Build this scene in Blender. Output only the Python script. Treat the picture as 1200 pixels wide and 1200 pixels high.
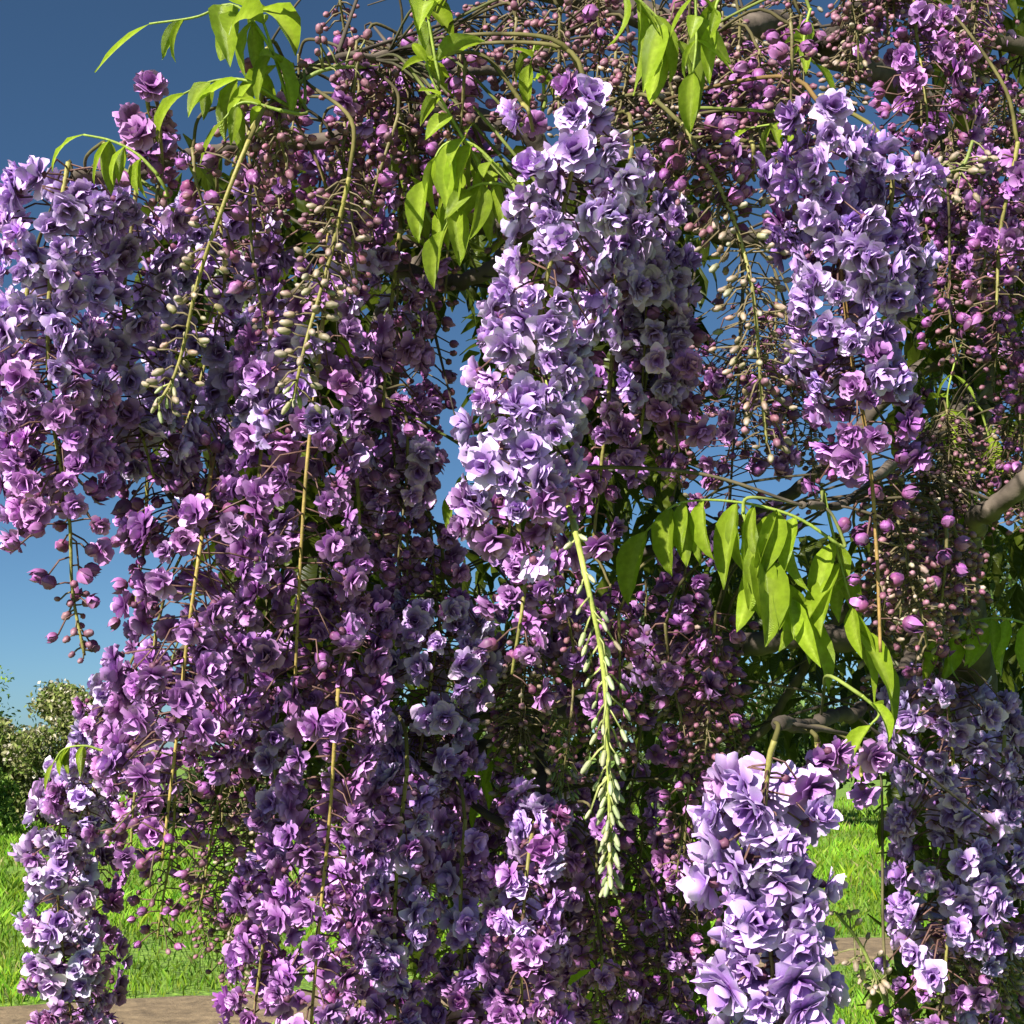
import bpy, math, random
import numpy as np
from mathutils import Vector, Matrix

# ------------------------------------------------------------------ camera, sky, sun, exposure
scene = bpy.context.scene
for o in list(bpy.data.objects):
    bpy.data.objects.remove(o)
F = 1648.0                      # focal length in pixels of a 1200 px wide picture
CAM = np.array([0.0, 0.0, 1.5])
PITCH = math.radians(9.65)
cam_d = bpy.data.cameras.new("camera")
cam = bpy.data.objects.new("camera", cam_d)
scene.collection.objects.link(cam)
cam.location = CAM
cam.rotation_euler = (math.radians(90) + PITCH, 0, 0)
cam_d.sensor_width = 36.0
cam_d.lens = F / 1200 * 36.0
cam_d.clip_start = 0.02
cam_d.clip_end = 3000
scene.camera = cam

SUN_EL, SUN_AZ = math.radians(34), math.radians(37)      # azimuth measured from behind the camera towards the left
sun_from = Vector((-math.sin(SUN_AZ) * math.cos(SUN_EL), -math.cos(SUN_AZ) * math.cos(SUN_EL), math.sin(SUN_EL)))
world = bpy.data.worlds.new("World")
scene.world = world
world.use_nodes = True
nt = world.node_tree
bg = nt.nodes["Background"]
sky = nt.nodes.new("ShaderNodeTexSky")
sky.sky_type = 'NISHITA'
sky.sun_disc = False
sky.sun_elevation = SUN_EL
sky.sun_rotation = math.atan2(sun_from.x, sun_from.y)
sky.air_density = 0.6
sky.dust_density = 0.5
sky.ozone_density = 6.5
sky.altitude = 100
bg.inputs["Strength"].default_value = 0.05
tint = nt.nodes.new("ShaderNodeVectorMath"); tint.operation = 'MULTIPLY'
tint.inputs[1].default_value = (0.89, 0.99, 0.89)           # the photograph's slightly teal colour balance
nt.links.new(sky.outputs[0], tint.inputs[0])
nt.links.new(tint.outputs[0], bg.inputs["Color"])
sl = bpy.data.lights.new("sun", 'SUN')
sl.energy = 5.0
sl.angle = math.radians(0.5)
sl.color = (1.0, 0.94, 0.84)
sun = bpy.data.objects.new("sun", sl)
scene.collection.objects.link(sun)
sun.rotation_euler = (-sun_from).to_track_quat('-Z', 'Y').to_euler()
scene.view_settings.view_transform = 'Standard'
scene.view_settings.look = 'None'
scene.view_settings.exposure = 1.2
scene.view_settings.gamma = 1.0
scene.render.engine = 'CYCLES'
scene.cycles.max_bounces = 4
scene.cycles.diffuse_bounces = 2
scene.cycles.glossy_bounces = 2
scene.cycles.transmission_bounces = 4

FWD = np.array([0, math.cos(PITCH), math.sin(PITCH)])
UP = np.array([0, -math.sin(PITCH), math.cos(PITCH)])
RT = np.array([1.0, 0, 0])
COL = scene.collection


def at(x, y, d):
    """a point of the place, from its direction and its distance"""
    return CAM + d * (FWD + RT * ((x - 600) / F) + UP * ((600 - y) / F))


def rng(seed):
    return np.random.default_rng(seed)


# ------------------------------------------------------------------ materials
def mat(name):
    m = bpy.data.materials.new(name)
    m.use_nodes = True
    t = m.node_tree
    for n in list(t.nodes):
        t.nodes.remove(n)
    out = t.nodes.new("ShaderNodeOutputMaterial")
    return m, t, out


def tissue(name, rough, trans, spec=0.3, noise=60.0, var=0.25, objvar=0.0, bump=0.0, bump_scale=300.0, vein=False):
    """plant tissue: its colour from the mesh's own pigment, broken up by noise; lets some light through"""
    m, t, out = mat(name)
    N, L = t.nodes.new, t.links.new
    a = N("ShaderNodeAttribute"); a.attribute_name = "Col"
    tc = N("ShaderNodeTexCoord")
    nz = N("ShaderNodeTexNoise"); nz.inputs["Scale"].default_value = noise; nz.inputs["Detail"].default_value = 2
    L(tc.outputs["Object"], nz.inputs["Vector"])
    mr = N("ShaderNodeMapRange")
    mr.inputs["From Min"].default_value = 0.3; mr.inputs["From Max"].default_value = 0.7
    mr.inputs["To Min"].default_value = 1 - var; mr.inputs["To Max"].default_value = 1 + var
    L(nz.outputs["Fac"], mr.inputs["Value"])
    mul = N("ShaderNodeVectorMath"); mul.operation = 'SCALE'
    L(a.outputs["Color"], mul.inputs[0]); L(mr.outputs[0], mul.inputs["Scale"])
    col = mul.outputs[0]
    if objvar:
        oi = N("ShaderNodeObjectInfo")
        h = N("ShaderNodeHueSaturation")
        m1 = N("ShaderNodeMapRange"); m1.inputs["To Min"].default_value = 1 - objvar; m1.inputs["To Max"].default_value = 1 + objvar
        L(oi.outputs["Random"], m1.inputs["Value"])
        L(col, h.inputs["Color"]); L(m1.outputs[0], h.inputs["Value"])
        col = h.outputs[0]
    p = N("ShaderNodeBsdfPrincipled")
    p.inputs["Roughness"].default_value = rough
    p.inputs["Specular IOR Level"].default_value = spec
    L(col, p.inputs["Base Color"])
    if bump:
        b = N("ShaderNodeBump"); b.inputs["Strength"].default_value = bump; b.inputs["Distance"].default_value = 0.001
        if vein:
            w = N("ShaderNodeTexWave"); w.wave_type = 'BANDS'; w.bands_direction = 'DIAGONAL'
            w.inputs["Scale"].default_value = bump_scale; w.inputs["Distortion"].default_value = 1.5
            L(tc.outputs["Object"], w.inputs["Vector"]); L(w.outputs["Fac"], b.inputs["Height"])
        else:
            n2 = N("ShaderNodeTexNoise"); n2.inputs["Scale"].default_value = bump_scale; n2.inputs["Detail"].default_value = 3
            L(tc.outputs["Object"], n2.inputs["Vector"]); L(n2.outputs["Fac"], b.inputs["Height"])
        L(b.outputs[0], p.inputs["Normal"])
    sh = p.outputs[0]
    if trans:
        tr = N("ShaderNodeBsdfTranslucent")
        L(col, tr.inputs["Color"])
        mx = N("ShaderNodeMixShader"); mx.inputs[0].default_value = trans
        L(p.outputs[0], mx.inputs[1]); L(tr.outputs[0], mx.inputs[2])
        sh = mx.outputs[0]
    L(sh, out.inputs["Surface"])
    return m


M_PETAL = tissue("petal", 0.5, 0.16, 0.3, 150, 0.2)
M_BUD = tissue("bud", 0.5, 0.0, 0.35, 220, 0.25)
M_STEM = tissue("green_stem", 0.55, 0.0, 0.3, 120, 0.3, bump=0.4, bump_scale=500)
M_BARK = tissue("bark", 0.85, 0.0, 0.2, 45, 0.55, bump=1.0, bump_scale=130)
M_LEAF = tissue("young_leaf", 0.40, 0.45, 0.45, 14, 0.16, objvar=0.22, bump=0.5, bump_scale=110, vein=True)
M_FOL = tissue("foliage", 0.55, 0.3, 0.3, 3, 0.35)
M_GRASS = tissue("grass", 0.6, 0.35, 0.25, 1.2, 0.35)


def ground_mat():
    m, t, out = mat("turf")
    N, L = t.nodes.new, t.links.new
    tc = N("ShaderNodeTexCoord")
    n1 = N("ShaderNodeTexNoise"); n1.inputs["Scale"].default_value = 0.35; n1.inputs["Detail"].default_value = 6
    n2 = N("ShaderNodeTexNoise"); n2.inputs["Scale"].default_value = 14; n2.inputs["Detail"].default_value = 4
    L(tc.outputs["Object"], n1.inputs["Vector"]); L(tc.outputs["Object"], n2.inputs["Vector"])
    r1 = N("ShaderNodeValToRGB")
    r1.color_ramp.elements[0].position = 0.3; r1.color_ramp.elements[0].color = (0.12, 0.22, 0.02, 1)
    r1.color_ramp.elements[1].position = 0.7; r1.color_ramp.elements[1].color = (0.18, 0.30, 0.03, 1)
    L(n1.outputs["Fac"], r1.inputs["Fac"])
    mr = N("ShaderNodeMapRange"); mr.inputs["From Min"].default_value = 0.3; mr.inputs["From Max"].default_value = 0.7
    mr.inputs["To Min"].default_value = 0.6; mr.inputs["To Max"].default_value = 1.3
    L(n2.outputs["Fac"], mr.inputs["Value"])
    mul = N("ShaderNodeVectorMath"); mul.operation = 'SCALE'
    L(r1.outputs["Color"], mul.inputs[0]); L(mr.outputs[0], mul.inputs["Scale"])
    p = N("ShaderNodeBsdfPrincipled"); p.inputs["Roughness"].default_value = 0.9
    L(mul.outputs[0], p.inputs["Base Color"])
    b = N("ShaderNodeBump"); b.inputs["Strength"].default_value = 1; b.inputs["Distance"].default_value = 0.05
    L(n2.outputs["Fac"], b.inputs["Height"]); L(b.outputs[0], p.inputs["Normal"])
    L(p.outputs[0], out.inputs["Surface"])
    return m


def path_mat():
    m, t, out = mat("dirt_path")
    N, L = t.nodes.new, t.links.new
    tc = N("ShaderNodeTexCoord")
    n1 = N("ShaderNodeTexNoise"); n1.inputs["Scale"].default_value = 7; n1.inputs["Detail"].default_value = 12; n1.inputs["Roughness"].default_value = 0.75
    L(tc.outputs["Object"], n1.inputs["Vector"])
    r1 = N("ShaderNodeValToRGB")
    r1.color_ramp.elements[0].position = 0.36; r1.color_ramp.elements[0].color = (0.11, 0.075, 0.04, 1)
    r1.color_ramp.elements[1].position = 0.66; r1.color_ramp.elements[1].color = (0.32, 0.23, 0.13, 1)
    L(n1.outputs["Fac"], r1.inputs["Fac"])
    p = N("ShaderNodeBsdfPrincipled"); p.inputs["Roughness"].default_value = 0.95
    L(r1.outputs["Color"], p.inputs["Base Color"])
    b = N("ShaderNodeBump"); b.inputs["Strength"].default_value = 0.8; b.inputs["Distance"].default_value = 0.03
    L(n1.outputs["Fac"], b.inputs["Height"]); L(b.outputs[0], p.inputs["Normal"])
    L(p.outputs[0], out.inputs["Surface"])
    return m


M_TURF, M_PATH = ground_mat(), path_mat()


# ------------------------------------------------------------------ mesh tools
class MB:
    """collects pieces (vertices, triangles, pigment) for one mesh"""
    def __init__(s):
        s.v, s.t, s.c, s.n = [], [], [], 0

    def add(s, V, T, C):
        V = np.asarray(V, float)
        s.v.append(V); s.t.append(np.asarray(T, int) + s.n)
        C = np.asarray(C, float)
        if C.ndim == 1:
            C = np.tile(C, (len(V), 1))
        s.c.append(C); s.n += len(V)

    def place(s, tpl, R, p, tint=None):
        V, T, C = tpl
        s.add(V @ R.T + p, T, C if tint is None else np.clip(C * tint, 0, 0.95))

    def mesh(s, name, material, origin=(0, 0, 0), smooth=True):
        me = bpy.data.meshes.new(name)
        if s.n:
            V = np.concatenate(s.v) - np.asarray(origin)
            T = np.concatenate(s.t); C = np.concatenate(s.c)
            me.vertices.add(len(V)); me.vertices.foreach_set("co", V.astype(np.float32).ravel())
            me.loops.add(T.size); me.loops.foreach_set("vertex_index", T.astype(np.int32).ravel())
            me.polygons.add(len(T))
            me.polygons.foreach_set("loop_start", np.arange(0, T.size, 3, dtype=np.int32))
            me.polygons.foreach_set("loop_total", np.full(len(T), 3, dtype=np.int32))
            me.update(calc_edges=True)
            if smooth:
                me.polygons.foreach_set("use_smooth", np.ones(len(T), dtype=bool))
            ca = me.color_attributes.new("Col", 'FLOAT_COLOR', 'POINT')
            ca.data.foreach_set("color", np.concatenate([C, np.ones((len(C), 1))], 1).astype(np.float32).ravel())
        me.materials.append(material)
        return me


def link(name, me, parent=None, loc=(0, 0, 0), rot=None, scale=None):
    o = bpy.data.objects.new(name, me)
    COL.objects.link(o)
    o.parent = parent
    o.location = [float(a) for a in loc]
    if rot is not None:
        o.rotation_mode = 'QUATERNION'; o.rotation_quaternion = rot
    if scale is not None:
        o.scale = (scale, scale, scale)
    return o


def tag(o, label=None, cat=None, group=None, kind=None):
    for k, v in (("label", label), ("category", cat), ("group", group), ("kind", kind)):
        if v:
            o[k] = v
    return o


def unit(v):
    return v / (np.linalg.norm(v) + 1e-12)


def frame(z, roll=0.0, ref=None):
    """rotation matrix whose local Z looks along z"""
    z = unit(z)
    a = np.array([0, 0, 1.0]) if ref is None else ref
    if abs(np.dot(a, z)) > 0.97:
        a = np.array([0, 1.0, 0.05])
    x = unit(np.cross(a, z)); y = np.cross(z, x)
    c, s = math.cos(roll), math.sin(roll)
    return np.stack([x * c + y * s, -x * s + y * c, z], 1)


def spline(P, n):
    """smooth curve through points, n samples, near-even by length"""
    P = np.asarray(P, float)
    if len(P) == 2:
        return P[0] + (P[1] - P[0]) * np.linspace(0, 1, n)[:, None]
    Q = np.vstack([2 * P[0] - P[1], P, 2 * P[-1] - P[-2]])
    out = []
    for i in range(len(P) - 1):
        p0, p1, p2, p3 = Q[i:i + 4]
        t = np.linspace(0, 1, 12, endpoint=False)[:, None]
        out.append(0.5 * (2 * p1 + (p2 - p0) * t + (2 * p0 - 5 * p1 + 4 * p2 - p3) * t ** 2 + (3 * p1 - p0 - 3 * p2 + p3) * t ** 3))
    C = np.vstack(out + [P[-1:]])
    s = np.r_[0, np.cumsum(np.linalg.norm(np.diff(C, axis=0), axis=1))]
    u = np.linspace(0, s[-1], n)
    return np.stack([np.interp(u, s, C[:, k]) for k in range(P.shape[1])], 1)


def tube(mb, C, r0, r1, col, sides=5, knob=0.0, seed=0, col2=None):
    g = rng(seed)
    C = np.asarray(C); n = len(C)
    T = np.gradient(C, axis=0)
    ref = np.array([0.3, 0.9, 0.2])
    a = np.linspace(0, 2 * math.pi, sides, endpoint=False)
    V, K = [], []
    for i in range(n):
        t = unit(T[i])
        r_ = ref if abs(np.dot(ref, t)) < 0.95 else np.array([1.0, 0, 0])
        x = unit(np.cross(r_, t)); y = np.cross(t, x)
        f = i / max(1, n - 1)
        r = (r0 + (r1 - r0) * f) * (1 + knob * g.normal(0, 0.5))
        rr = r * (1 + knob * g.normal(0, 0.35, sides))
        V.append(C[i] + np.cos(a)[:, None] * x * rr[:, None] + np.sin(a)[:, None] * y * rr[:, None])
        c = np.asarray(col) if col2 is None else np.asarray(col) * (1 - f) + np.asarray(col2) * f
        K.append(np.tile(c, (sides, 1)))
    V = np.vstack(V); K = np.vstack(K)
    tr = []
    for i in range(n - 1):
        for k in range(sides):
            a0, b0 = i * sides + k, i * sides + (k + 1) % sides
            tr += [(a0, b0, b0 + sides), (a0, b0 + sides, a0 + sides)]
    V = np.vstack([V, C[:1], C[-1:]]); K = np.vstack([K, K[:1], K[-1:]])
    for k in range(sides):
        tr.append((len(V) - 2, (k + 1) % sides, k))
        tr.append((len(V) - 1, (n - 1) * sides + k, (n - 1) * sides + (k + 1) % sides))
    mb.add(V, tr, K)


# ------------------------------------------------------------------ flower, bud and leaf shapes (built once, shared)
def petal(L, W, th0, curl, cup, az, r0, z0, c0, c1, g, nl=5, nw=3, ruffle=0.1, round_tip=.22):
    """a cupped, ruffled petal with a rounded tip; th0 is its lean from the flower's axis, curl how that lean changes"""
    s0 = np.linspace(0, 1, nl); kk = np.linspace(-1, 1, nw)
    ph, ph2 = g.uniform(0, 6.28), g.uniform(0, 6.28)
    V, C = [], []
    for s in s0:
        for k in kk:
            e = s * (1 - round_tip * k * k * s)                     # the rim curves back at its corners
            th = th0 + curl * e * .5
            r = r0 + math.sin(th) * L * e; z = z0 + math.cos(th) * L * e
            w = W * .5 * k * np.interp(s, [0, .3, .65, .88, 1], [.26, .7, 1, .96, .74])
            off = cup * W * k * k * (.4 + .6 * s) + ruffle * W * s * (math.sin(ph + k * 2.6) + .6 * math.sin(ph2 + s * 4))
            thn = th0 + curl * e
            V.append((r - off * math.cos(thn), w, z + off * math.sin(thn)))
            m = min(1, max(0, s * 1.2 - 0.15 + 0.12 * abs(k)))
            C.append(np.asarray(c0) * (1 - m) + np.asarray(c1) * m)
    V = np.array(V)
    ca, sa = math.cos(az), math.sin(az)
    V = np.stack([V[:, 0] * ca - V[:, 1] * sa, V[:, 0] * sa + V[:, 1] * ca, V[:, 2]], 1)
    T = []
    for i in range(nl - 1):
        for k in range(nw - 1):
            a = i * nw + k
            T += [(a, a + 1, a + nw + 1), (a, a + nw + 1, a + nw)]
    return V, T, np.array(C)


def ellipsoid(rx, rz, z0, c0, c1, n=6, m=5, pw=1.0):
    V, C = [(0, 0, z0)], [c0]
    for i in range(1, m):
        f = i / m
        ph = math.pi * f
        r = rx * math.sin(ph) ** pw
        for k in range(n):
            a = 2 * math.pi * k / n + i * 0.4
            V.append((r * (1.12 - .3 * f) * math.cos(a), r * (1.12 - .3 * f) * math.sin(a), z0 + rz * (1 - math.cos(ph))))
            mm = min(1, max(0, (f - 0.25) * 2.2))
            C.append(np.asarray(c0) * (1 - mm) + np.asarray(c1) * mm)
    V.append((0, 0, z0 + 2 * rz)); C.append(c1)
    T = []
    for k in range(n):
        T.append((0, 1 + (k + 1) % n, 1 + k))
        for i in range(m - 2):
            a, b = 1 + i * n + k, 1 + i * n + (k + 1) % n
            T += [(a, b, b + n), (a, b + n, a + n)]
        T.append((len(V) - 1, 1 + (m - 2) * n + k, 1 + (m - 2) * n + (k + 1) % n))
    return np.array(V), T, np.array([np.asarray(c) for c in C])


def pack(mb):
    return np.concatenate(mb.v), np.concatenate(mb.t), np.concatenate(mb.c)


CALYX = (0.16, 0.06, 0.11)


def open_flower(seed, lo=False):
    """an open double floret about 1 unit across: one or two broad pale petals behind a ruffled pompom, darker in its heart"""
    g = rng(seed); mb = MB()
    mb.add(*ellipsoid(0.10, 0.10, -0.03, CALYX, CALYX, 5, 3))
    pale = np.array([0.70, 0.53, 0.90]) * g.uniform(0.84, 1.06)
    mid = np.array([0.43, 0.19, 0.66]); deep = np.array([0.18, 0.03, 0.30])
    for k in range(g.integers(0, 3)):
        mb.add(*petal(g.uniform(.44, .56), g.uniform(.38, .54), g.uniform(.95, 1.5), g.uniform(-.1, .8), g.uniform(-.1, .22),
                      g.uniform(0, 6.28), .03, .1, mid, np.minimum(pale * 1.12, .9), g, 5, 4, .09))
    n = 15 if lo else 22
    for k in range(n):
        f = (k + .5) / n
        th = math.acos(1 - 1.15 * f) + g.normal(0, .12)
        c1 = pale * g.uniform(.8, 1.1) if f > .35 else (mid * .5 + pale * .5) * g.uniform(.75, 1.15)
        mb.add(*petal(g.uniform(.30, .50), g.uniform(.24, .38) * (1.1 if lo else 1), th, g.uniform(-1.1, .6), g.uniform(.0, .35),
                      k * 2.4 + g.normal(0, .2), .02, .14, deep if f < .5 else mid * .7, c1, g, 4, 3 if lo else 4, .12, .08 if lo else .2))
    return pack(mb)


def globe_flower(seed, lo=False):
    """a younger double floret: short petals crowded into a ruffled ball, pale only at their rims"""
    g = rng(seed); mb = MB()
    mb.add(*ellipsoid(0.14, 0.12, -0.05, CALYX, CALYX, 5, 3))
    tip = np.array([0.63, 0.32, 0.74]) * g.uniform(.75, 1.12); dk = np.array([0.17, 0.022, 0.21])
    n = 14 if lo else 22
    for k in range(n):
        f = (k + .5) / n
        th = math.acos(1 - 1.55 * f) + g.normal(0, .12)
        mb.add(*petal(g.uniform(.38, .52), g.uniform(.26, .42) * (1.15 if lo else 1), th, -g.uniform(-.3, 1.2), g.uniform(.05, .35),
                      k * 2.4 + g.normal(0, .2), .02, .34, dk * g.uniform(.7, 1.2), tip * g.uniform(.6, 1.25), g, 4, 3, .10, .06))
    return pack(mb)


def small_globe(seed):
    """a bud about to open: a tight ball of a few overlapping petals over a dark calyx"""
    g = rng(seed); mb = MB()
    mb.add(*ellipsoid(.40, .42, 0, (0.17, 0.05, 0.12), (0.28, 0.09, 0.31), 7, 6))
    for k in range(5):
        mb.add(*petal(g.uniform(.8, 1.05), .46, g.uniform(1.2, 1.6), -g.uniform(1.9, 2.7), .12, k * 1.256 + g.normal(0, .2), .03, .04,
                      (0.12, 0.03, 0.10), np.array([0.40, 0.16, 0.42]) * g.uniform(.35, 1.25), g, 5, 3, .08))
    return pack(mb)


def bud(seed):
    g = rng(seed); mb = MB()
    a = np.array([0.13, 0.05, 0.075]); b = np.array([0.27, 0.13, 0.18])
    mb.add(*ellipsoid(.42, .5, 0, a * g.uniform(.8, 1.2), b * g.uniform(.85, 1.15), 6, 4))
    return pack(mb)


def green_bud(seed):
    g = rng(seed); mb = MB()
    mb.add(*ellipsoid(.36, .62, 0, np.array([0.20, 0.16, 0.09]), np.array([0.35, 0.27, 0.23]) * g.uniform(.85, 1.15), 6, 4))
    return pack(mb)


def tip_bud(seed):
    """a long pale club of a bud from the unopened end of a raceme"""
    mb = MB()
    mb.add(*ellipsoid(.24, .62, 0, np.array([0.25, 0.29, 0.12]), np.array([0.38, 0.40, 0.25]), 6, 6, 0.8))
    return pack(mb)


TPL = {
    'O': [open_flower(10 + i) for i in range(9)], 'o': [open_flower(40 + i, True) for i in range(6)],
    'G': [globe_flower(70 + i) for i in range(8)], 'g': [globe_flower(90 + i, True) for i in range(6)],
    'S': [small_globe(110 + i) for i in range(4)], 'B': [bud(120 + i) for i in range(3)],
    'N': [green_bud(130 + i) for i in range(3)], 'K': [tip_bud(140 + i) for i in range(2)],
}
SIZE = {'O': .0192, 'G': .0160, 'S': .0084, 'B': .0046, 'N': .0046, 'K': .0048}


def leaflet(seed, L=1.0, W=0.3, droop=0.9, fold=0.45, c0=(0.25, 0.37, 0.02), c1=(0.33, 0.45, 0.03), nl=8):
    """a lance-shaped leaflet, folded along its midrib and drooping; base at the origin, growing along +Y"""
    g = rng(seed)
    V, C = [], []
    y = z = 0.0
    ds = L / (nl - 1)
    tw = g.normal(0, .25)
    for i in range(nl):
        s = i / (nl - 1)
        ang = droop * (s - 0.1)
        w = W * 0.5 * np.interp(s, [0, .08, .3, .55, .8, 1], [.06, .5, .98, .9, .5, .02])
        for k in (-1, -.5, 0, .5, 1):
            lift = abs(k) * w * fold
            wav = 0.03 * W * g.normal() * abs(k)
            xx = k * w * math.cos(tw * s); zz = lift + k * w * math.sin(tw * s) + wav
            V.append((xx, y + math.sin(ang) * zz, z + math.cos(ang) * zz))
            m = 0.75 * abs(k) ** .7
            C.append(np.asarray(c1) * (1 - m) + np.asarray(c0) * m + (0.10 if k == 0 else 0) * np.array([.6, .6, .25]))
        y += math.cos(ang) * ds; z -= math.sin(ang) * ds
    T = []
    for i in range(nl - 1):
        for k in range(4):
            a = i * 5 + k
            T += [(a, a + 1, a + 6), (a, a + 6, a + 5)]
    return np.array(V), T, np.array(C)


# ------------------------------------------------------------------ the setting
def sheet(name, xs, ys, zf, material):
    X, Y = np.meshgrid(xs, ys)
    V = np.stack([X.ravel(), Y.ravel(), zf(X, Y).ravel()], 1)
    nx = len(xs); T = []
    i, j = np.meshgrid(np.arange(len(ys) - 1), np.arange(nx - 1), indexing='ij')
    a = (i * nx + j).ravel()
    T = np.concatenate([np.stack([a, a + 1, a + nx + 1], 1), np.stack([a, a + nx + 1, a + nx], 1)])
    mb = MB(); mb.add(V, T, (0.1, 0.2, 0.03))
    return tag(link(name, mb.mesh(name, material)), kind='structure')


def gz(x, y):
    """gentle undulation of the lawn, flat under the vine"""
    f = np.clip((y - 5) / 12, 0, 1)
    return f * (0.10 * np.sin(x * .31 + 1.2) * np.sin(y * .27) + 0.05 * np.sin(x * .9 + y * .6))


xs = np.r_[-900, -300, -120, -60, np.linspace(-30, 30, 91), 60, 120, 300, 900]
ys = np.r_[-200, -60, -20, np.linspace(-8, 60, 103), 90, 150, 300, 700, 1500]
sheet("ground", xs, ys, gz, M_TURF)


def path_mid(x):
    return 8.45 + 0.50 * (x + 2.1) + 0.2 * np.sin(x * .7)


def build_path():
    mb = MB(); g = rng(5)
    X = np.linspace(-9, 30, 196); W = np.linspace(-1, 1, 9)
    V = []
    for x in X:
        hw0 = .85 + .16 * math.sin(x * 1.7) + g.normal(0, .05); hw1 = .85 + .14 * math.sin(x * 2.3 + 1) + g.normal(0, .05)
        for w in W:
            y = path_mid(x) + (hw1 if w > 0 else hw0) * w
            V.append((x, y, gz(x, y) + .02 * (1 - abs(w) ** 4) + .004 + (-.03 if abs(w) == 1 else 0)))
    n = len(W); T = []
    for i in range(len(X) - 1):
        for k in range(n - 1):
            a = i * n + k
            T += [(a, a + n, a + n + 1), (a, a + n + 1, a + 1)]
    mb.add(V, T, (.3, .25, .15))
    tag(link("dirt_path", mb.mesh("dirt_path", M_PATH)), kind='structure')


build_path()


def build_grass():
    g = rng(3)
    n = 120000
    u = g.random(n)
    d = 6.5 * (42 / 6.5) ** u                     # denser near
    x = (g.random(n) - .5) * 1.0 * d * .95
    keep = np.abs(d - path_mid(x)) > 0.74 + .25 * g.random(n)
    patch = np.sin(x * 1.3 + 2 * np.sin(d * .7)) + np.sin(d * 1.1 + x * .4) + g.normal(0, .6, n)
    keep &= patch > -1.9
    d, x, patch = d[keep], x[keep], patch[keep]; n = len(d)
    h = g.uniform(.04, .09, n) * (1 + .25 * np.clip(patch, -1, 1)) * np.clip(d / 9, .8, 2.0)
    a = g.uniform(0, 6.28, n); w = .0045 * np.clip(d / 8, .8, 3.2)
    lx, ly = g.normal(0, .4, n) * h, g.normal(0, .4, n) * h
    z = gz(x, d)
    p0 = np.stack([x - np.cos(a) * w, d - np.sin(a) * w, z - .01], 1); p1 = np.stack([x + np.cos(a) * w, d + np.sin(a) * w, z - .01], 1)
    p2 = np.stack([x + lx * .4 + np.cos(a) * w * .6, d + ly * .4 + np.sin(a) * w * .6, z + h * .6], 1)
    p3 = np.stack([x + lx, d + ly, z + h], 1)
    V = np.stack([p0, p1, p2, p3], 1).reshape(-1, 3)
    b = np.arange(n)[:, None] * 4
    T = np.concatenate([b + [[0, 1, 2]], b + [[0, 2, 3]]])
    base = np.stack([g.uniform(.13, .22, n), g.uniform(.27, .36, n), g.uniform(.012, .03, n)], 1) * np.clip(.95 + .22 * patch, .5, 1.25)[:, None]
    dry = g.random(n) < .04
    base[dry] = (.34, .31, .12)
    C = np.repeat(base, 4, 0); C[0::4] *= .8; C[1::4] *= .8
    mb = MB(); mb.add(V, T, C)
    tag(link("lawn_grass", mb.mesh("lawn_grass", M_GRASS)), "bright green lawn grass around the bare dirt path", "grass", kind='stuff')


build_grass()


def cards(mb, P, size, cols, g, aspect=.45, down=.4):
    """leaf-shaped faces (kite of two triangles, creased) at points P"""
    n = len(P)
    size = np.broadcast_to(size, (n,))
    a = g.normal(0, 1, (n, 3)); a[:, 2] -= down; a /= np.linalg.norm(a, axis=1)[:, None]
    b = np.cross(a, g.normal(0, 1, (n, 3))); b /= np.linalg.norm(b, axis=1)[:, None]
    c = np.cross(a, b)
    s = size[:, None]
    p0 = P - a * s * .5; p2 = P + a * s * .5
    p1 = P + b * s * aspect * .5 + c * s * .08 - a * s * .08; p3 = P - b * s * aspect * .5 + c * s * .08 - a * s * .08
    V = np.stack([p0, p1, p2, p3], 1).reshape(-1, 3)
    i = np.arange(n)[:, None] * 4
    mb.add(V, np.concatenate([i + [[0, 1, 2]], i + [[0, 2, 3]]]), np.repeat(cols, 4, 0))


def clumped(g, centers, radii, n):
    k = g.integers(0, len(centers), n)
    v = g.normal(0, 1, (n, 3)); v /= np.linalg.norm(v, axis=1)[:, None]
    r = g.random(n) ** .45
    return centers[k] + v * (r * radii[k])[:, None]


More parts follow.
